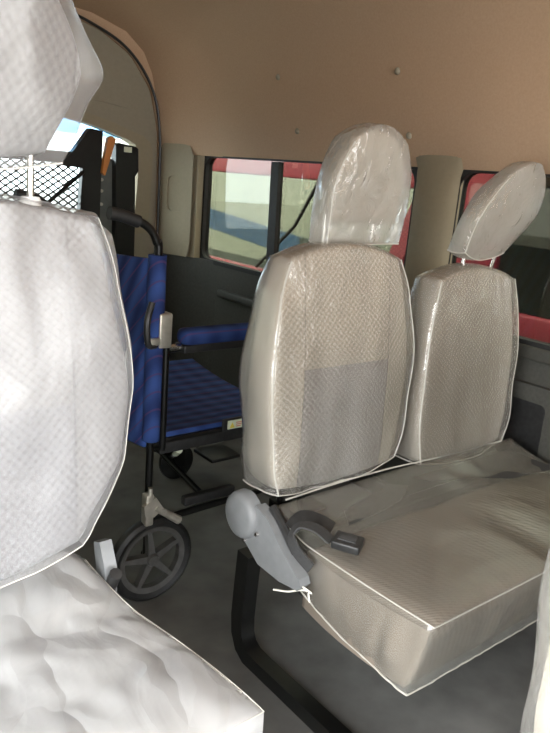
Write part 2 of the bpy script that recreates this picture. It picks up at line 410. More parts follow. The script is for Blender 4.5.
# lower side trim mouldings, armrest ledge and cup recess near the right edge of view
mb = MB(); mb.ring(rrect(1.00, 1.29, 0.30, 0.64, 0.04), rrect(1.08, 1.25, 0.375, 0.585, 0.02), 0, 2.025, 2.052)
mb.build('recess_frame', M['lower'], wall_r)
MB().box(2.046, 2.051, 1.08, 1.25, 0.37, 0.59).build('recess_tray', M['blackp'], wall_r, smooth=False)
MB().box(2.03, 2.052, -0.5, 1.45, 0.715, 0.76, 0.01).build('window_ledge', M['lower'], wall_r)
MB().box(2.02, 2.052, 1.75, 2.95, 0.60, 0.64, 0.012).build('armrest_ledge', M['lower'], wall_r)
struct(MB().box(2.02, 2.05, -1.5, 2.7, 0, 0.07, 0.012).build('baseboard_right', M['blackp']))

def side_window(nm, sgn, y0, y1, bars, rim=0.017):
    X = lambda x: CX+sgn*(x-CX)
    mb = MB(); a, b = sorted((X(2.044), X(2.085)))
    zb, zt = Z0-0.005, Z1+0.012
    o = rrect(y0-0.012, y1+0.012, zb-0.012, zt+0.012, 0.05, 6); i = rrect(y0+rim, y1-rim, zb+rim*0.55, zt-rim, 0.05, 6)
    w = struct(mb.ring(o, i, 0, a, b).build(nm, M['rubber'], smooth=False))
    for y, lean, t in bars:
        MB().tube([(X(2.06), y, zb+0.01), (X(2.06), y+lean, zt-0.02)], 0, flat=(t, 0.03), upv=(1, 0, 0)).build('division_bar', M['rubber'], w, smooth=False)
    MB().box(*sorted((X(2.062), X(2.067))), y0+0.01, y1-0.01, zb+0.01, zt-0.01).build('pane', M['tint'], w, smooth=False)
    return w
side_window('window_1', 1, WIN[0][0], WIN[0][1], ((2.56, 0.02, 0.055), (2.26, -0.03, 0.02)))
side_window('window_2', 1, WIN[1][0], WIN[1][1], ((0.95, 0, 0.04),))
side_window('window_3', -1, WIN[0][0], WIN[0][1], ((2.4, 0, 0.05),))

# rear end: frame round the tailgate, seal, tailgate with its window
arch_r = [(0.935, 0.0), (0.935, 1.10), (0.926, 1.40), (0.878, 1.59), (0.762, 1.737), (0.602, 1.822), (0.313, 1.894), (0, 1.905)]
arch = [(CX+x, z) for x, z in arch_r]+[(CX-x, z) for x, z in arch_r[::-1][1:]]
shell = [(CX+x*0.93+0.05*(1 if x else 0), z+0.02) for x, z in half]+[(CX-x*0.93-0.05, z+0.02) for x, z in half[::-1][1:]]
c = (CX, 1.0); n = 160
wall_b = struct(MB().ring(resample(shell, c, n), resample(arch, c, n), 1, 3.385, 3.43).build('wall_rear', M['liner'], ang=30))
sp = smooth_path([(x, 3.372, z) for x, z in arch], 6)
MB().tube(sp, 0.007, 8).build('door_seal', M['blackp'], wall_b)
win_r = [(0.80, 0.905), (0.815, 1.143), (0.817, 1.275), (0.797, 1.318), (0.76, 1.337), (0.70, 1.352), (0.61, 1.378), (0.52, 1.397), (0.35, 1.42), (0, 1.43)]
win = [(CX+x, z) for x, z in win_r]+[(CX-x, z) for x, z in win_r[::-1][1:]]
win_o = [(CX+(x-CX)*1.10, 1.16+(z-1.16)*1.16+(0.0)) for x, z in win]
door = struct(MB().ring(resample(arch, (CX, 1.16), n), resample(win_o, (CX, 1.16), n), 1, 3.40, 3.45).build('door_1', M['gate'], ang=30))
MB().ring(resample(win_o, (CX, 1.16), n), resample(win, (CX, 1.16), n), 1, 3.385, 3.46).build('window_surround', M['trim'], door, ang=30)
# raised moulding on the tailgate lining
cr = [(x, 3.398, z) for x, z in ((0.30, 1.80), (0.9, 1.81), (1.50, 1.775), (1.66, 1.70), (1.74, 1.60), (1.75, 1.50), (1.70, 1.49), (1.54, 1.505), (0.9, 1.53), (0.3, 1.52))]
MB().prism([(x, z) for x, _, z in smooth_path(cr+[cr[0]], 5)], 1, 3.390, 3.401).build('upper_lining', M['gate'], door, ang=30)
MB().prism([(x, z) for x, z in win], 1, 3.425, 3.43).build('pane', M['clear'], door, smooth=False)
MB().prism([(CX-0.75, 1.34), (CX+0.75, 1.34), (CX+0.60, 1.379), (CX+0.35, 1.418), (CX, 1.43), (CX-0.35, 1.418), (CX-0.60, 1.379)], 1, 3.420, 3.424).build('shade_band', M['shade'], door, smooth=False)

# ------------------------------------------------------------------ seats
def pad(a, c, k_t, k_b, k=1.0):
    kk = k_t if c > 0 else k_b
    return a*math.sqrt(max(0, 1-kk*c*c/2)), c*math.sqrt(max(0, 1-kk*a*a/2))
def lerp(tab, v):
    if v <= tab[0][0]: return tab[0][1]
    for (a, p), (b, q) in zip(tab, tab[1:]):
        if v <= b:
            t = (v-a)/(b-a)
            if len(tab) > 2: t = 0.35*t+0.65*t*t*(3-2*t)
            return p+(q-p)*t
    return tab[-1][1]
def upright(cx, zb, zt, hw, yf, yb, kt=0.35, kb=0.3, bulge=0.25, edge=0.05, grow=(0, 0, 0), wob=0.0, seed=0.0, lean=0.0, extra=None, cdx=0.0):
    """cushion standing on edge: hw, yf (front face y) and yb (back face y) are tables over v=0..1"""
    gx, gy, gz = grow
    def fn(a, b, c):
        a2, c2 = pad(a, c, kt, kb); mm = max(abs(a), abs(c)); sh = 1-edge*abs(b)**3
        v = (c2*sh+1)/2; w = lerp(hw, v)+gx
        y0, y1 = lerp(yf, v)-gy, lerp(yb, v)+gy; ym, yd = (y0+y1)/2, (y1-y0)/2
        x = cx+cdx*(v-0.5)+w*a2*sh; z = zb-gz+(zt-zb+2*gz)*v; y = ym+yd*b*(1-bulge*mm**4)
        p = Vector((x, y, z))
        if wob:
            q = Vector((x*7+seed, y*7, z*3.2))
            w_ = (noise.noise(q)*0.9+0.5*noise.noise(q*2.3)+0.35)*wob
            p += Vector((a2*abs(a)**3*w_, b*abs(b)**3*max(-0.004, w_), max(0, c2)**3*w_*0.5))
        if extra: p = extra(p, a, b, c)
        if lean:
            d = p.z-zb; p = Vector((p.x, p.y-math.sin(lean)*d, zb+d*math.cos(lean)))
        return p
    return fn
def seam_tube(mb, fn, path, r=0.003):
    mb.tube([fn(*p) for p in path], r, 6); return mb
def rng(a, b, n): return [a+(b-a)*i/n for i in range(n+1)]

def backrest(root, cx, zb, zt, hw, yf, yb, mat, cov, seed, kt=0.35, kb=0.25, extra=None, seams=(0.0024, 0.002, 0.0014, 0.0014)):
    fn = upright(cx, zb, zt, hw, yf, yb, kt*0.87, kb*0.92, 0.14, 0.02, (0.009, 0.003, 0.009))
    b = MB().grid(28, 6, 36, fn).build('backrest', mat, root, ang=80)
    cf = upright(cx, zb, zt, hw, yf, yb, kt*0.85, kb*0.9, 0.12, 0.02, (0.013, 0.012, 0.013), 0.013, seed, 0, extra)
    cv = MB().grid(44, 10, 60, cf, skip=('-c',)).build('backrest_cover', cov, root, ang=80)
    mb = MB()
    e = 0.97
    seam_tube(mb, cf, [(-1, -1, c) for c in rng(-1, 1, 50)], seams[0])
    seam_tube(mb, cf, [(1, -1, c) for c in rng(-1, 1, 50)], seams[2])
    seam_tube(mb, cf, [(-1, t, -1) for t in rng(-1, 1, 12)], seams[1])
    seam_tube(mb, cf, [(t, -1, -1) for t in rng(-1, 1, 30)], seams[3])
    mb.build('cover_seam', M['seam'], cv)
    return b
def headrest(root, cx, zb, zt, hw, yf, yb, mat, cov, seed, posts, zpost, lean=0.0, kt=0.75, kb=0.12, cdx=0.0, extra=None, wob=0.012, ypost=None, guide=False, fz=0.006):
    fn = upright(cx, zb+fz, zt, hw, yf, yb, kt*0.9, kb*0.9, 0.2, 0.04, lean=lean, cdx=cdx)
    h = MB().grid(18, 8, 18, fn).build('headrest', mat, root, ang=80)
    cf = upright(cx, zb, zt, hw, yf, yb, kt, kb, 0.15, 0.03, (0.012, 0.012, 0.012), wob, seed, lean, cdx=cdx, extra=extra)
    cv = MB().grid(36, 14, 36, cf).build('headrest_cover', cov, h, ang=80)
    mb = MB()
    seam_tube(mb, cf, [(t, -1, -1) for t in rng(-1, 1, 24)], 0.0017)
    seam_tube(mb, cf, [(-1, -1, c) for c in rng(-1, 0.9, 24)], 0.0014)
    seam_tube(mb, cf, [(-1, t, -1) for t in rng(-1, 1, 10)], 0.002)
    mb.build('cover_seam', M['seam'], cv)
    ym = ypost or (yf[0][1]+yb[0][1])/2
    for x in posts:
        s_ = math.sin(lean)
        MB().tube([(x, ym+0.03*s_, zpost-0.04), (x, ym, zpost), (x+cdx*0.1, ym-s_*(zb+0.07-zpost)*0.6, zb+0.08)], 0.0055, 10).build('headrest_post', M['chrome'], root)
        if guide: MB().lathe([(0.0001, 0.012), (0.013, 0.011), (0.016, 0.004), (0.016, -0.02), (0.0001, -0.02)], (x, ym, zpost), 2, 16).build('post_guide', M['white'], root)
    return h

# --- the double seat
def make_bench():
    root = thing('passenger_bench', (1.45, 1.15, 0), 'whole double bench in grey cloth under plastic, black buckle on its cushion', 'seat', 'double benches along the right side')
    # backrests
    def flareL(p, a, b, c):
        # the aisle side of the bag hangs down past the hinge at the back
        if c < -0.6 and a < -0.7: p.z -= 0.02*(-c-0.6)/0.4*(b+1)/2
        if c < -0.5 and a > 0.6: p.z += 0.03*(-c-0.5)*(a-0.6)/0.4
        return p
    backrest(root, 1.197, 0.492, 1.068, [(0, 0.197), (0.15, 0.214), (0.45, 0.224), (0.8, 0.213), (1, 0.192)],
             [(0, 1.150), (0.4, 1.162), (1, 1.20)], [(0, 1.275), (0.5, 1.262), (1, 1.262)], M['fab'], M['cover'], 3.1, 0.5, 0.22, flareL)
    backrest(root, 1.715, 0.455, 1.005, [(0, 0.20), (0.2, 0.212), (0.5, 0.205), (1, 0.185)],
             [(0, 1.150), (0.4, 1.162), (1, 1.19)], [(0, 1.275), (0.5, 1.268), (1, 1.262)], M['fab2'], M['cover'], 8.4, 0.5, 0.3)
    headrest(root, 1.268, 1.083, 1.345, [(0, 0.118), (0.4, 0.122), (1, 0.100)], [(0, 1.228), (1, 1.215)], [(0, 1.278), (1, 1.268)], M['fab2'], M['coverh'], 5.0, (1.155, 1.318), 1.062, R(3), 0.85, 0.06, ypost=1.25, fz=0.04)
    headrest(root, 1.787, 1.040, 1.315, [(0, 0.092), (0.45, 0.115), (1, 0.090)], [(0, 1.230), (0.5, 1.215), (1, 1.222)], [(0, 1.265), (1, 1.258)], M['fab2'], M['coverh'], 11.0, (1.712, 1.86), 1.008, R(16), 0.95, 0.6, cdx=0.07, ypost=1.25, fz=0.02)
    # seat cushion with the gap behind it
    def cush(a, b, c):
        # a across, b height, c depth (+1 rear)
        a2, c2 = pad(a, c, 0.14, 0.10)
        x = 1.475+0.49*a2; y = 0.85+0.185*c2; mm = max(abs(a), abs(c))
        t = 1-0.22*mm**5
        zt_ = 0.437-0.012*(c2+1)/2-0.010*math.exp(-((x-1.47)/0.06)**2); z = 0.345+(zt_-0.345)*b*t if b > 0 else 0.345+0.082*b
        y += max(0, (0.40-z))/0.15*0.045*(1-(c2+1)/2)**3+0.006
        return Vector((x, y, z-0.005))
    cu = MB().grid(40, 4, 24, cush).build('seat_cushion', M['fabc'], root, ang=80)
    MB().box(1.01, 1.95, 0.74, 1.22, 0.27, 0.33, 0.01).build('seat_frame', M['black'], root)
    MB().box(1.02, 1.94, 1.02, 1.13, 0.325, 0.375, 0.02).build('rear_bar', M['blackp'], root)
    gp = MB().prism([(1.115, 1.02), (1.16, 1.085), (1.38, 1.135), (1.42, 1.10), (1.33, 1.05), (1.22, 1.03)], 2, 0.4415, 0.443)  # dark slabs added as painted shade in the gap under the plastic sheet
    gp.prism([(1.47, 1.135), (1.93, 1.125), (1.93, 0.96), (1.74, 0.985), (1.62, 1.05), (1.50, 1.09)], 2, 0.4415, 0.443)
    gp.build('gap_shade', M['webbing'], root, smooth=False)
    def cshape(a, b, c):
        # loose plastic sheet: top from the front seam to the backrests, short curtains below
        a2, c2 = pad(a, c, 0.05, 0.06)
        x = 1.475+0.497*a2; v = (c2+1)/2; y = 0.655+0.495*v; bb = (b+1)/2
        zt_ = 0.445-0.004*v+0.038*max(0, (v-0.72)/0.28)**1.5
        if abs(a) < 1 and abs(c) < 1:
            q = Vector((x*5, y*7+x*2, 1.7)); zt_ += noise.noise(q)*0.003+0.010*(noise.noise(q*2.1)+0.3)*min(1, max(0, (v-0.6)*3))
            zt_ -= 0.012*math.exp(-((x-1.47)/0.05)**2)*(1-v)
        zl = lerp([(0, 0.25), (0.4, 0.27), (1, 0.33)], v)
        e = 1-abs(b)**6*0.015
        z = zl+(zt_-zl)*bb - (0.010*max(abs(a), abs(c))**10 if b > 0.5 else 0)
        y += (1-bb)*0.045*(1-v)**3
        if a < -0.99 or a > 0.99: x -= math.copysign((1-bb)*0.008, a); 
        if b < 1 and (a < -0.99 or c < -0.99 or a > 0.99):
            q = Vector((x*24, y*24+z*5, z*4+3)); w = (noise.noise(q)+0.5*noise.noise(q*2.2))*0.018*(0.25+min(1, 3*bb))*0.8*(1-bb*0.5)*(0 if abs(a) > 0.99 and c < -0.99 else 1)
            if abs(a) > 0.99: x += math.copysign(abs(w), a)
            else: y -= abs(w)
        return Vector((x, y, z))
    cv = MB().grid(56, 10, 36, cshape, skip=('-b', '+c')).build('cushion_cover', M['coverc'], root, ang=80)
    mb = MB()
    seam_tube(mb, cshape, [(-1, 1, t) for t in rng(-1, 0.9, 40)], 0.0015)
    seam_tube(mb, cshape, [(t, 1, -1) for t in rng(-1, 1, 60)], 0.0015)
    seam_tube(mb, cshape, [(-1, -1, t) for t in rng(-1, 1, 40)], 0.002)
    seam_tube(mb, cshape, [(t, -1, -1) for t in rng(-1, 1, 60)], 0.0017)
    mb.tube(smooth_path([(1.02, 1.145, 0.478), (1.2, 1.148, 0.482), (1.38, 1.150, 0.48), (1.50, 1.145, 0.478), (1.62, 1.143, 0.475), (1.9, 1.14, 0.472)], 8), 0.0024, 6)
    mb.build('cover_seam', M['seam'], cv)
    mb = MB().tube(smooth_path([(0.945, 1.075, 0.298), (0.955, 1.035, 0.312), (0.962, 1.005, 0.330), (0.966, 0.985, 0.338)], 6), 0.0022, 6)
    mb.tube(smooth_path([(0.966, 0.995, 0.338), (0.952, 0.985, 0.352), (0.96, 0.965, 0.345), (0.966, 0.98, 0.335), (0.962, 0.97, 0.318)], 6), 0.002, 6)
    mb.build('tie_string', M['string'], cv)
    # legs: flat black bars, down, bent and forward along the floor
    for x in (0.995, 1.93):
        path = [(x, 1.235, 0.30), (x, 1.24, 0.20), (x, 1.243, 0.11), (x, 1.238, 0.065), (x, 1.222, 0.035), (x, 1.19, 0.018), (x, 1.14, 0.015), (x, 0.9, 0.015), (x, 0.62, 0.015)]
        MB().tube(path, 0, flat=(0.046, 0.042), upv=(1, 0, 0)).build('leg', M['black'], root, ang=50)
    MB().box(1.55, 1.75, 0.92, 1.15, 0.0, 0.28, 0.02).build('pedestal', M['black'], root)
    # recliner housing on the aisle side
    arm = [(1.165, 0.472), (1.115, 0.458), (1.066, 0.414), (1.022, 0.384), (0.994, 0.368), (0.986, 0.353), (0.996, 0.338), (1.060, 0.328), (1.14, 0.330), (1.20, 0.366), (1.21, 0.44)]
    rc = MB().prism(arm, 0, 0.945, 0.975).build('recliner_arm', M['greyp'], root, ang=30)
    MB().lathe([(0.0001, -0.026), (0.044, -0.025), (0.054, -0.020), (0.059, -0.010), (0.060, 0.012), (0.0001, 0.012)], (0.952, 1.212, 0.428), 0, 40).build('recliner_cap', M['greyp'], rc)
    for y, z in ((1.150, 0.405), (1.196, 0.368)):
        MB().lathe([(0.0001, -0.006), (0.005, -0.005), (0.006, 0), (0.006, 0.006), (0.0001, 0.006)], (0.944, y, z), 0, 12).build('screw', M['chrome'], rc)
    MB().tube(smooth_path([(0.972, 1.135, 0.475), (0.972, 1.09, 0.445), (0.972, 1.04, 0.40)], 6), 0.011, 8).build('recliner_lever', M['blackp'], rc)
    # belt buckle pair lying on the cushion
    bk = MB().box(-0.033, 0.033, -0.024, 0.024, -0.011, 0.011, 0.006)
    rotm = Matrix.Rotation(R(-62), 4, 'Z') @ Matrix.Rotation(R(8), 4, 'X')
    bk.v = [rotm @ v + Vector((1.027, 0.938, 0.463)) for v in bk.v]
    b1 = bk.build('seat_buckle', M['blackp'], root)
    s1 = MB().box(-0.02, 0.02, -0.012, 0.012, 0.010, 0.0135, 0.002); s1.v = [rotm @ v + Vector((1.027, 0.938, 0.463)) for v in s1.v]
    s1.build('release_button', M['webbing'], b1)
    MB().tube(smooth_path([(1.005, 0.965, 0.460), (0.99, 1.0, 0.478), (0.972, 1.035, 0.475), (0.952, 1.04, 0.452), (0.945, 1.01, 0.430), (0.955, 0.97, 0.405)], 6), 0, flat=(0.034, 0.004), upv=(0, 0, 1)).build('buckle_strap', M['webbing'], b1, ang=60)
    MB().tube(smooth_path([(0.968, 1.06, 0.455), (0.995, 1.055, 0.478), (1.022, 1.022, 0.474), (1.038, 1.0, 0.462)], 6), 0, flat=(0.040, 0.009), upv=(0, 0, 1)).build('belt_tongue', M['blackp'], b1, ang=60)
    return root
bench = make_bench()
def copy_tree(o, parent=None):
    c = o.copy(); COL.objects.link(c)
    if parent: c.parent = parent
    for ch in list(o.children): copy_tree(ch, c)
    return c
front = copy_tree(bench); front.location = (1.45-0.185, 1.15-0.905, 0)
front['label'] = 'front row bench of which only a bright plastic-covered backrest corner shows at bottom right'

# --- the single seat by the sliding door
def make_single():
    root = thing('passenger_chair', (0.27, 0.95, 0), 'single passenger chair near left, pale dotted cloth under bright cloudy plastic', 'chair')
    def flare(p, a, b, c):
        k = max(0, min(1, (c+0.35)/0.5))*max(0, min(1, (1.0-c)/0.12))
        if a > 0.6 and b > -0.6: p.x += 0.055*(a-0.6)/0.4*(b+0.6)/1.6*k
        return p
    backrest(root, 0.26, 0.575, 1.150, [(0, 0.16), (0.1, 0.205), (0.3, 0.255), (0.5, 0.262), (0.8, 0.24), (1, 0.22)],
             [(0, 0.99), (0.4, 1.0), (1, 1.04)], [(0, 1.11), (0.6, 1.12), (1, 1.115)], M['fabw'], M['coverw'], 2.2, 0.35, 0.5, flare, (0.0006, 0.0006, 0.0006, 0.0011))
    def bagear(p, a, b, c):
        if a > 0.7: p.x += 0.014*math.exp(-((c+0.05)/0.22)**2)*(a-0.7)/0.3
        return p
    headrest(root, 0.275, 1.204, 1.49, [(0, 0.135), (0.45, 0.172), (1, 0.125)], [(0, 1.02), (1, 1.0)], [(0, 1.12), (1, 1.11)], M['fabw'], M['coverw'], 6.0, (0.17, 0.387), 1.150, R(4), 0.7, 0.42, extra=bagear, wob=0.014, guide=True)
    def csh(a, b, c, cover=True):
        a2, c2 = pad(a, c, 0.05, 0.10)
        v = (c2+1)/2; x = 0.268+(0.325-0.098*v**1.2)*a2; y = 0.655+0.445*v; bb = (b+1)/2
        zt_ = 0.463+0.02*v+(0.085 if cover else 0.03)*max(0, (v-0.68)/0.32)**1.4*(1-0.55*max(0, a2)**6)
        if cover and max(abs(a), abs(c)) < 1:
            q = Vector((x*5-y*3, y*6+x*3, 4.2)); zt_ += (abs(noise.noise(q))*0.026-0.006+0.010*abs(noise.noise(q*2.7)))*(0.45+0.55*v)
        zt_ -= 0.02*max(abs(a), abs(c))**6
        zl = 0.28; z = zl+(zt_-zl)*bb
        if cover and b < 1:
            w = noise.noise(Vector((x*14, y*14, z*4)))*0.014*(1-bb)
            if abs(a) > 0.99: x += w
            elif abs(c) > 0.99: y += w
        return Vector((x, y, z))
    def cush(a, b, c):
        p = csh(a*0.975, b, c*0.97, False); return Vector((p.x, p.y, p.z-0.022))
    MB().grid(24, 4, 24, cush).build('seat_cushion', M['fabw'], root, ang=80)
    cv = MB().grid(60, 6, 50, csh, skip=('-b', '+c')).build('cushion_cover', M['coverx'], root, ang=80)
    mb = MB(); seam_tube(mb, csh, [(1, 1, t) for t in rng(-1, 1, 50)], 0.0009); seam_tube(mb, csh, [(t, 1, -1) for t in rng(-1, 1, 50)], 0.0009)
    mb.build('cover_seam', M['seam'], cv)
    MB().box(0.04, 0.50, 0.72, 1.12, 0.24, 0.30, 0.01).build('seat_frame', M['black'], root)
    for x in (0.06, 0.48):
        path = [(x, 1.10, 0.26), (x, 1.105, 0.07), (x, 1.095, 0.035), (x, 1.06, 0.015), (x, 0.76, 0.015), (x, 0.725, 0.035), (x, 0.715, 0.07), (x, 0.715, 0.26)]
        MB().tube(path, 0, flat=(0.046, 0.042), upv=(1, 0, 0)).build('leg', M['black'], root, ang=50)
    for x in (0.01, 0.522):
        MB().prism([(1.05, 0.50), (1.075, 0.545), (1.10, 0.535), (1.085, 0.47), (1.10, 0.37), (1.08, 0.345), (1.045, 0.39)], 0, x-0.012, x+0.012).build('recliner_arm', M['greyp'], root, ang=30)
        MB().tube([(x, 1.03, 0.50), (x, 1.09, 0.40)], 0.012, 10).build('recliner_spring', M['blackp'], root)
    return root
make_single()

# ------------------------------------------------------------------ wheelchair
def make_chair():
    root = thing('wheelchair', (1.1, 1.8, 0), 'folding attendant wheelchair with navy plaid seat and black frame behind the bench', 'wheelchair')
    YN, YB = 1.60, 2.26
    for y in (YN, YB):
        fr = MB()
        fr.tube(smooth_path([(0.905, y, 0.12), (0.905, y, 0.5), (0.909, y, 0.98), (0.904, y, 1.030), (0.882, y, 1.066), (0.84, y, 1.088), (0.79, y, 1.100)], 6), 0.011, 10)
        fr.tube(smooth_path([(0.91, y, 0.475), (1.15, y, 0.478), (1.38, y, 0.47), (1.42, y, 0.44), (1.45, y, 0.28)], 6), 0.011, 10)
        fr.tube(smooth_path([(0.91, y, 0.235), (1.1, y, 0.24), (1.36, y, 0.25), (1.38, y, 0.3), (1.38, y, 0.46)], 6), 0.011, 10)
        if y == YN: fr.tube([(0.91, y, 0.74), (1.0, y, 0.745), (1.33, y, 0.745)], 0.009, 8)
        if y == YN: fr.tube([(1.33, y, 0.745), (1.345, y, 0.73), (1.35, y, 0.48)], 0.009, 8)
        fr.tube([(0.91, y-0.02, 0.13), (0.91, y+0.02, 0.13)], 0.012, 10)
        fr.build('side_frame', M['black'], root)
    br = MB(); br.tube([(1.03, YN+0.03, 0.46), (1.10, 1.80, 0.33), (1.12, YB-0.03, 0.25)], 0.010, 10); br.tube([(1.03, YB-0.03, 0.46), (1.12, YN+0.03, 0.25)], 0.010, 10)
    cb = br.build('cross_brace', M['black'], root)
    MB().tube([(1.063, 1.70, 0.393), (1.083, 1.755, 0.357)], 0.0105, 10).build('sticker', M['label'], cb)
    # far-side cross bar and linkages under the seat
    MB().box(1.02, 1.20, 1.585, 1.612, 0.262, 0.292, 0.006).build('link_bar', M['blackp'], root)
    for y, sg in ((YN, -1), (YB, 1)):
        MB().tube([(0.77, y, 1.102), (0.80, y, 1.098), (0.85, y, 1.083)], 0.016, 12).build('hand_grip', M['rubber'], root)
        w = MB().lathe([(0.104, -0.014), (0.118, -0.019), (0.128, -0.012), (0.131, 0), (0.128, 0.012), (0.118, 0.019), (0.104, 0.014), (0.101, 0), (0.104, -0.014)], (0.91, y-0.02*(-sg), 0.131), 1, 48).build('rear_wheel', M['tyre'], root)
        yy = y+0.02*sg
        sp_ = MB().lathe([(0.088, -0.010), (0.104, -0.014), (0.104, 0.014), (0.088, 0.010), (0.088, -0.010)], (0.91, yy, 0.131), 1, 48)
        sp_.lathe([(0.0001, -0.02), (0.016, -0.019), (0.020, -0.012), (0.020, 0.012), (0.016, 0.019), (0.0001, 0.02)], (0.91, yy, 0.131), 1, 20)
        for k in range(5):
            th = R(90+72*k+8); d = Vector((math.cos(th), 0, math.sin(th))); c0 = Vector((0.91, yy, 0.131)); t_ = Vector((-d.z, 0, d.x))
            a, b = c0+d*0.015, c0+d*0.094
            v = [a+t_*0.011, a-t_*0.011, b-t_*0.006, b+t_*0.006]
            V = [p+Vector((0, -0.011, 0)) for p in v]+[p+Vector((0, 0.011, 0)) for p in v]
            sp_.add(V, [(0, 1, 2, 3), (7, 6, 5, 4), (0, 4, 5, 1), (1, 5, 6, 2), (2, 6, 7, 3), (3, 7, 4, 0)])
        sp_.build('wheel_hub', M['alloy'], w, ang=30)
        c_ = MB().lathe([(0.0001, -0.014), (0.06, -0.014), (0.075, -0.010), (0.077, 0), (0.075, 0.010), (0.06, 0.014), (0.0001, 0.014)], (1.40, y, 0.077), 1, 32).build('caster_wheel', M['tyre'], root)
        fk = MB(); fk.box(1.375, 1.425, y-0.026, y-0.019, 0.06, 0.19); fk.box(1.375, 1.425, y+0.019, y+0.026, 0.06, 0.19); fk.box(1.375, 1.425, y-0.026, y+0.026, 0.18, 0.19); fk.tube([(1.40, y, 0.19), (1.385, y, 0.26)], 0.012, 8)
        fk.build('caster_fork', M['black'], c_, smooth=False)
        # padded arm: black base, blue cloth on top
        if sg < 0:          # the far arm is folded out of sight
            ap = MB().box(0.985, 1.33, y-0.03, y+0.03, 0.752, 0.80, 0.02).build('armrest_pad', M['plaid'], root)
            MB().box(0.985, 1.33, y-0.026, y+0.026, 0.735, 0.757, 0.004).build('armrest_base', M['blackp'], ap)
            MB().tube([(0.93, y, 0.747), (1.0, y, 0.748)], 0.0105, 10).build('armrest_stub', M['chrome'], ap)
        # folding hinge and release on the back post
        h = MB().box(0.905, 0.945, y-0.028, y+0.014, 0.755, 0.85, 0.006).box(0.875, 0.91, y-0.03, y+0.0, 0.765, 0.785, 0.004).build('back_hinge', M['silver'], root)
        MB().tube(smooth_path([(0.885, y-0.02, 0.88), (0.868, y-0.028, 0.83), (0.875, y-0.025, 0.77), (0.90, y-0.02, 0.765)], 5), 0.009, 8).build('release_lever', M['blackp'], h)
        MB().tube([(0.936, y-0.012*sg*-1, 0.46), (0.936, y-0.012*sg*-1, 0.77)], 0.010, 10).build('back_post', M['black'], root)
        # parking brake
        bl = MB().box(0.875, 0.90, y-0.045, y-0.015, 0.25, 0.345, 0.005) if sg < 0 else MB().box(0.875, 0.90, y+0.015, y+0.045, 0.25, 0.345, 0.005)
        yb_ = y+sg*0.04
        bl.prism([(0.868, 0.315), (0.905, 0.335), (0.93, 0.295), (0.90, 0.275), (0.872, 0.285)], 1, yb_-0.006, yb_+0.006)
        bl.tube([(0.905, yb_, 0.302), (0.945, yb_, 0.272), (0.985, yb_, 0.243)], [0.010, 0.011, 0.013], 10)
        bl.lathe([(0.0001, -0.01), (0.009, -0.01), (0.009, 0.01), (0.0001, 0.01)], (0.93, yb_, 0.285), 1, 12)
        bl.tube([(0.888, yb_, 0.34), (0.889, yb_, 0.365)], 0.007, 8)
        bl.build('brake', M['silver'], root, ang=30)
        # leg rest and foot plate
        fp = MB().tube(smooth_path([(1.43, y, 0.40), (1.47, y, 0.25), (1.50, y, 0.12)], 5), 0.010, 8)
        fp.box(1.48, 1.62, min(y, y-sg*0.14), max(y, y-sg*0.14), 0.10, 0.115, 0.005)
        fp.build('footrest', M['blackp'], root)
        # cloth sleeve round the post
        MB().grid(10, 6, 16, lambda a, b, c: Vector((0.907+0.024*a*math.sqrt(1-b*b/2), y+0.024*b*math.sqrt(1-a*a/2), 0.745+0.255*c))).build('back_sleeve', M['plaid'], root, ang=80)
    # back and seat slings, sagging
    def back(a, b, c):
        s_ = 1-a*a; return Vector((0.895-0.035*s_+0.008*b, 1.93+0.325*a, 0.73+0.26*c-0.012*s_*(c+1)/2))
    MB().grid(16, 1, 16, back).build('back_sling', M['plaid'], root, ang=80)
    def seat(a, b, c):
        s_ = 1-c*c; return Vector((1.18+0.27*a, 1.93+0.325*c, 0.495-0.03*s_+0.008*b))
    ss = MB().grid(16, 1, 16, seat).build('seat_sling', M['plaid'], root, ang=80)
    MB().prism([(1.13, 1.66), (1.27, 1.655), (1.30, 1.69), (1.20, 1.70)], 2, 0.488, 0.492).build('seat_flap', M['plaid'], ss)
    MB().box(0.93, 1.40, 1.588, 1.596, 0.445, 0.478, 0.003).box(1.14, 1.40, 1.588, 1.596, 0.475, 0.515, 0.003).build('side_guard', M['blackp'], root)
    tg = MB().box(1.155, 1.212, 1.582, 1.5875, 0.484, 0.510, 0.001).build('warning_label', M['label'], root, smooth=False)
    MB().prism([(1.160, 0.488), (1.178, 0.488), (1.169, 0.505)], 1, 1.5805, 1.5825).build('warning_mark', M['yellow'], tg, smooth=False)
    mb = MB()
    for k in range(3): mb.box(1.183, 1.208-0.004*k, 1.581, 1.5825, 0.502-0.006*k, 0.504-0.006*k)
    mb.build('print_lines', M['redink'], tg, smooth=False)
    return root
make_chair()

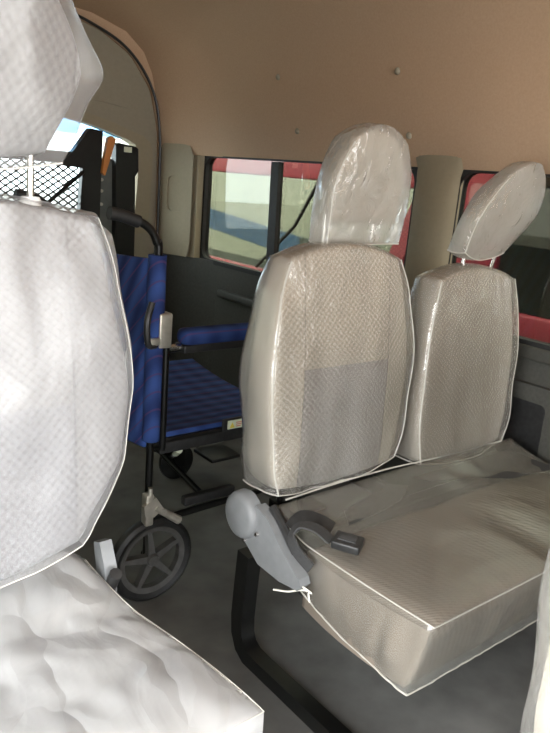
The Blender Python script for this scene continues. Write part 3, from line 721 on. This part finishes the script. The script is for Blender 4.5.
# ------------------------------------------------------------------ folded wheelchair ramp inside the tailgate
def make_ramp():
    root = thing('wheelchair_ramp', (0.9, 3.1, 0), 'folded wheelchair ramp of diamond metal mesh, upright before the rear door glass', 'ramp')
    x0, x1, z0, z1 = 0.28, 1.36, 0.16, 1.20
    mb = MB(); dx, dz = 0.046, 0.0155
    nz = int((z1-z0)/dz); nx = int((x1-x0)/dx)
    for j in range(nz):
        zz = z0+j*dz; V = []; F = []; cnt = 0
        for i in range(2*nx+1):
            xx = x0+i*dx/2; s_ = (i+j) % 2
            zc = zz+(dz if s_ else 0); t = 0.0042
            V += [(xx, 3.098, zc-t), (xx, 3.098, zc+t), (xx, 3.103, zc+t), (xx, 3.103, zc-t)]
        for i in range(2*nx): F += [(4*i+q, 4*i+4+q, 4*i+4+(q+1) % 4, 4*i+(q+1) % 4) for q in range(4)]
        mb.add(V, F)
    mp = mb.build('mesh_panel', M['meshgrey'], root, smooth=False); mp['label'] = 'diamond metal mesh'
    fr = MB()
    fr.box(x0-0.05, x0, 3.085, 3.115, 0.02, 1.25); fr.box(x0-0.05, 1.44, 3.085, 3.115, 0.0, z0); fr.box(x0-0.05, 1.36, 3.085, 3.115, 1.20, 1.25)
    fr.build('frame', M['black'], root, smooth=False)
    MB().prism([(1.241, 1.189), (1.309, 1.258), (1.373, 1.345), (1.385, 1.358), (1.445, 1.352), (1.436, 0.98), (1.434, 0.02), (1.339, 0.02), (1.339, 0.977), (1.351, 1.185)], 1, 3.08, 3.12).build('side_plate', M['black'], root, smooth=False)
    MB().tube([(1.169, 3.07, 1.012), (1.348, 3.07, 1.168)], 0.009, 8).build('strut', M['black'], root)
    MB().box(x0-0.03, 1.34, 3.06, 3.10, 0.955, 0.988, 0.004).build('crossbar', M['armgrey'], root)
    ag = MB().prism([(1.437, 1.19), (1.50, 1.235), (1.525, 1.231), (1.525, 0.02), (1.416, 0.02), (1.416, 0.955)], 1, 3.10, 3.14).build('lift_arm', M['armgrey'], root, smooth=False)
    for z in (1.14, 1.09, 1.03):
        MB().lathe([(0.0001, -0.008), (0.007, -0.007), (0.008, 0.004), (0.0001, 0.004)], (1.45, 3.098, z), 1, 12).build('bolt', M['silver'], ag)
    bp = MB().prism([(1.50, 1.300), (1.515, 1.308), (1.60, 1.298), (1.613, 1.29), (1.617, 1.19), (1.600, 1.165), (1.606, 0.95), (1.606, 0.02), (1.507, 0.02), (1.507, 0.95)], 1, 3.06, 3.11).build('end_post', M['black'], root, smooth=False)
    MB().box(1.54, 1.578, 3.056, 3.061, 1.270, 1.294).build('label', M['label'], bp, smooth=False)
    MB().prism([(1.435, 1.17), (1.445, 1.235), (1.462, 1.325), (1.480, 1.334), (1.499, 1.322), (1.472, 1.229), (1.45, 1.16)], 1, 3.06, 3.085).build('release_handle', M['orange'], root, smooth=False)
    return root
make_ramp()

# ------------------------------------------------------------------ outside
g = struct(MB().box(-30, 40, -30, 40, -0.80, -0.72).build('ground', M['road'], smooth=False))
van = thing('parked_van', (4.0, 2.5, -0.72), 'pinkish red van parked alongside, seen through the tinted side windows', 'van')
# near flank: belt, roof edge, pillars, with real openings between
mb = MB()
mb.box(3.2, 3.26, -2, 5.6, -0.45, 0.55, 0.02); mb.box(3.2, 3.26, -2, 2.3, 0.5, 0.645, 0.02)
mb.build('body_panel', M['red'], van)
mb = MB(); mb.box(3.2, 3.27, 2.6, 5.6, 1.215, 1.42, 0.02); mb.box(3.2, 3.27, -2, 2.7, 1.36, 1.50, 0.02); mb.build('roof_edge', M['red'], van)
MB().box(3.2, 4.9, -2, 5.6, 1.42, 1.52, 0.04).build('roof', M['red'], van)
MB().prism([(2.88, 0.55), (2.98, 0.55), (2.70, 1.22), (2.55, 1.22)], 0, 3.19, 3.25).build('pillar', M['red'], van, smooth=False)
MB().prism([(2.14, 0.50), (2.46, 0.50), (2.42, 1.37), (2.14, 1.37)], 0, 3.19, 3.25).build('pillar', M['red'], van, smooth=False)
MB().prism([(2.30, 0.50), (2.9, 0.50), (2.9, 0.72), (2.30, 0.70)], 0, 3.19, 3.25).build('door_top', M['dark'], van, smooth=False)
MB().box(4.84, 4.9, -2, 5.6, -0.45, 0.62).box(4.84, 4.9, -2, 3.3, 0.62, 1.42).build('far_side', M['dark'], van, smooth=False)
MB().box(3.26, 4.84, -2, 5.6, -0.5, -0.4).build('underbody', M['dark'], van, smooth=False)
MB().box(3.224, 3.23, -1.9, 5.5, 0.5, 1.36).build('glass', M['clear'], van, smooth=False)
MB().tube([(3.19, 3.55, 1.2), (3.19, 3.75, 0.9), (3.19, 4.15, 0.56)], 0.012, 8).build('wiper', M['rubber'], van)
for y in (1.2, 1.75):
    MB().grid(8, 6, 10, upright(3.75, 0.1, 1.12, [(0, 0.25), (1, 0.2)], [(0, y), (1, y+0.05)], [(0, y+0.15), (1, y+0.13)])).build('rear_seat', M['dark'], van)
for y in (-1.2, 4.7):
    for x in (3.35, 4.75):
        MB().lathe([(0.0001, -0.1), (0.18, -0.1), (0.30, -0.1), (0.33, -0.06), (0.33, 0.06), (0.30, 0.1), (0.0001, 0.1)], (x, y, -0.39), 0, 28).build('wheel', M['tyre'], van)
bus = thing('reflection_bus', (6.9, 8, -0.72), 'cream bus with a blue stripe beyond the red van, standing in for reflections in its windscreen', 'bus')  # bus put in to stand for reflections in the red van's windscreen
MB().box(6.0, 7.8, 4.6, 13.0, -0.40, 1.75, 0.08).build('body', M['cream'], bus)
MB().prism([(4.7, 0.02), (12.9, 0.72), (12.9, 1.0), (4.7, 0.30)], 0, 5.985, 6.0).build('stripe', M['blue'], bus, smooth=False)
MB().box(5.98, 6.0, 4.7, 12.9, -0.38, 0.08).build('skirt', M['dark'], bus, smooth=False)
for y in (5.6, 11.4):
    for x in (6.15, 7.65):
        MB().lathe([(0.0001, -0.12), (0.3, -0.12), (0.36, -0.06), (0.36, 0.06), (0.3, 0.12), (0.0001, 0.12)], (x, y, -0.36), 0, 28).build('wheel', M['tyre'], bus)
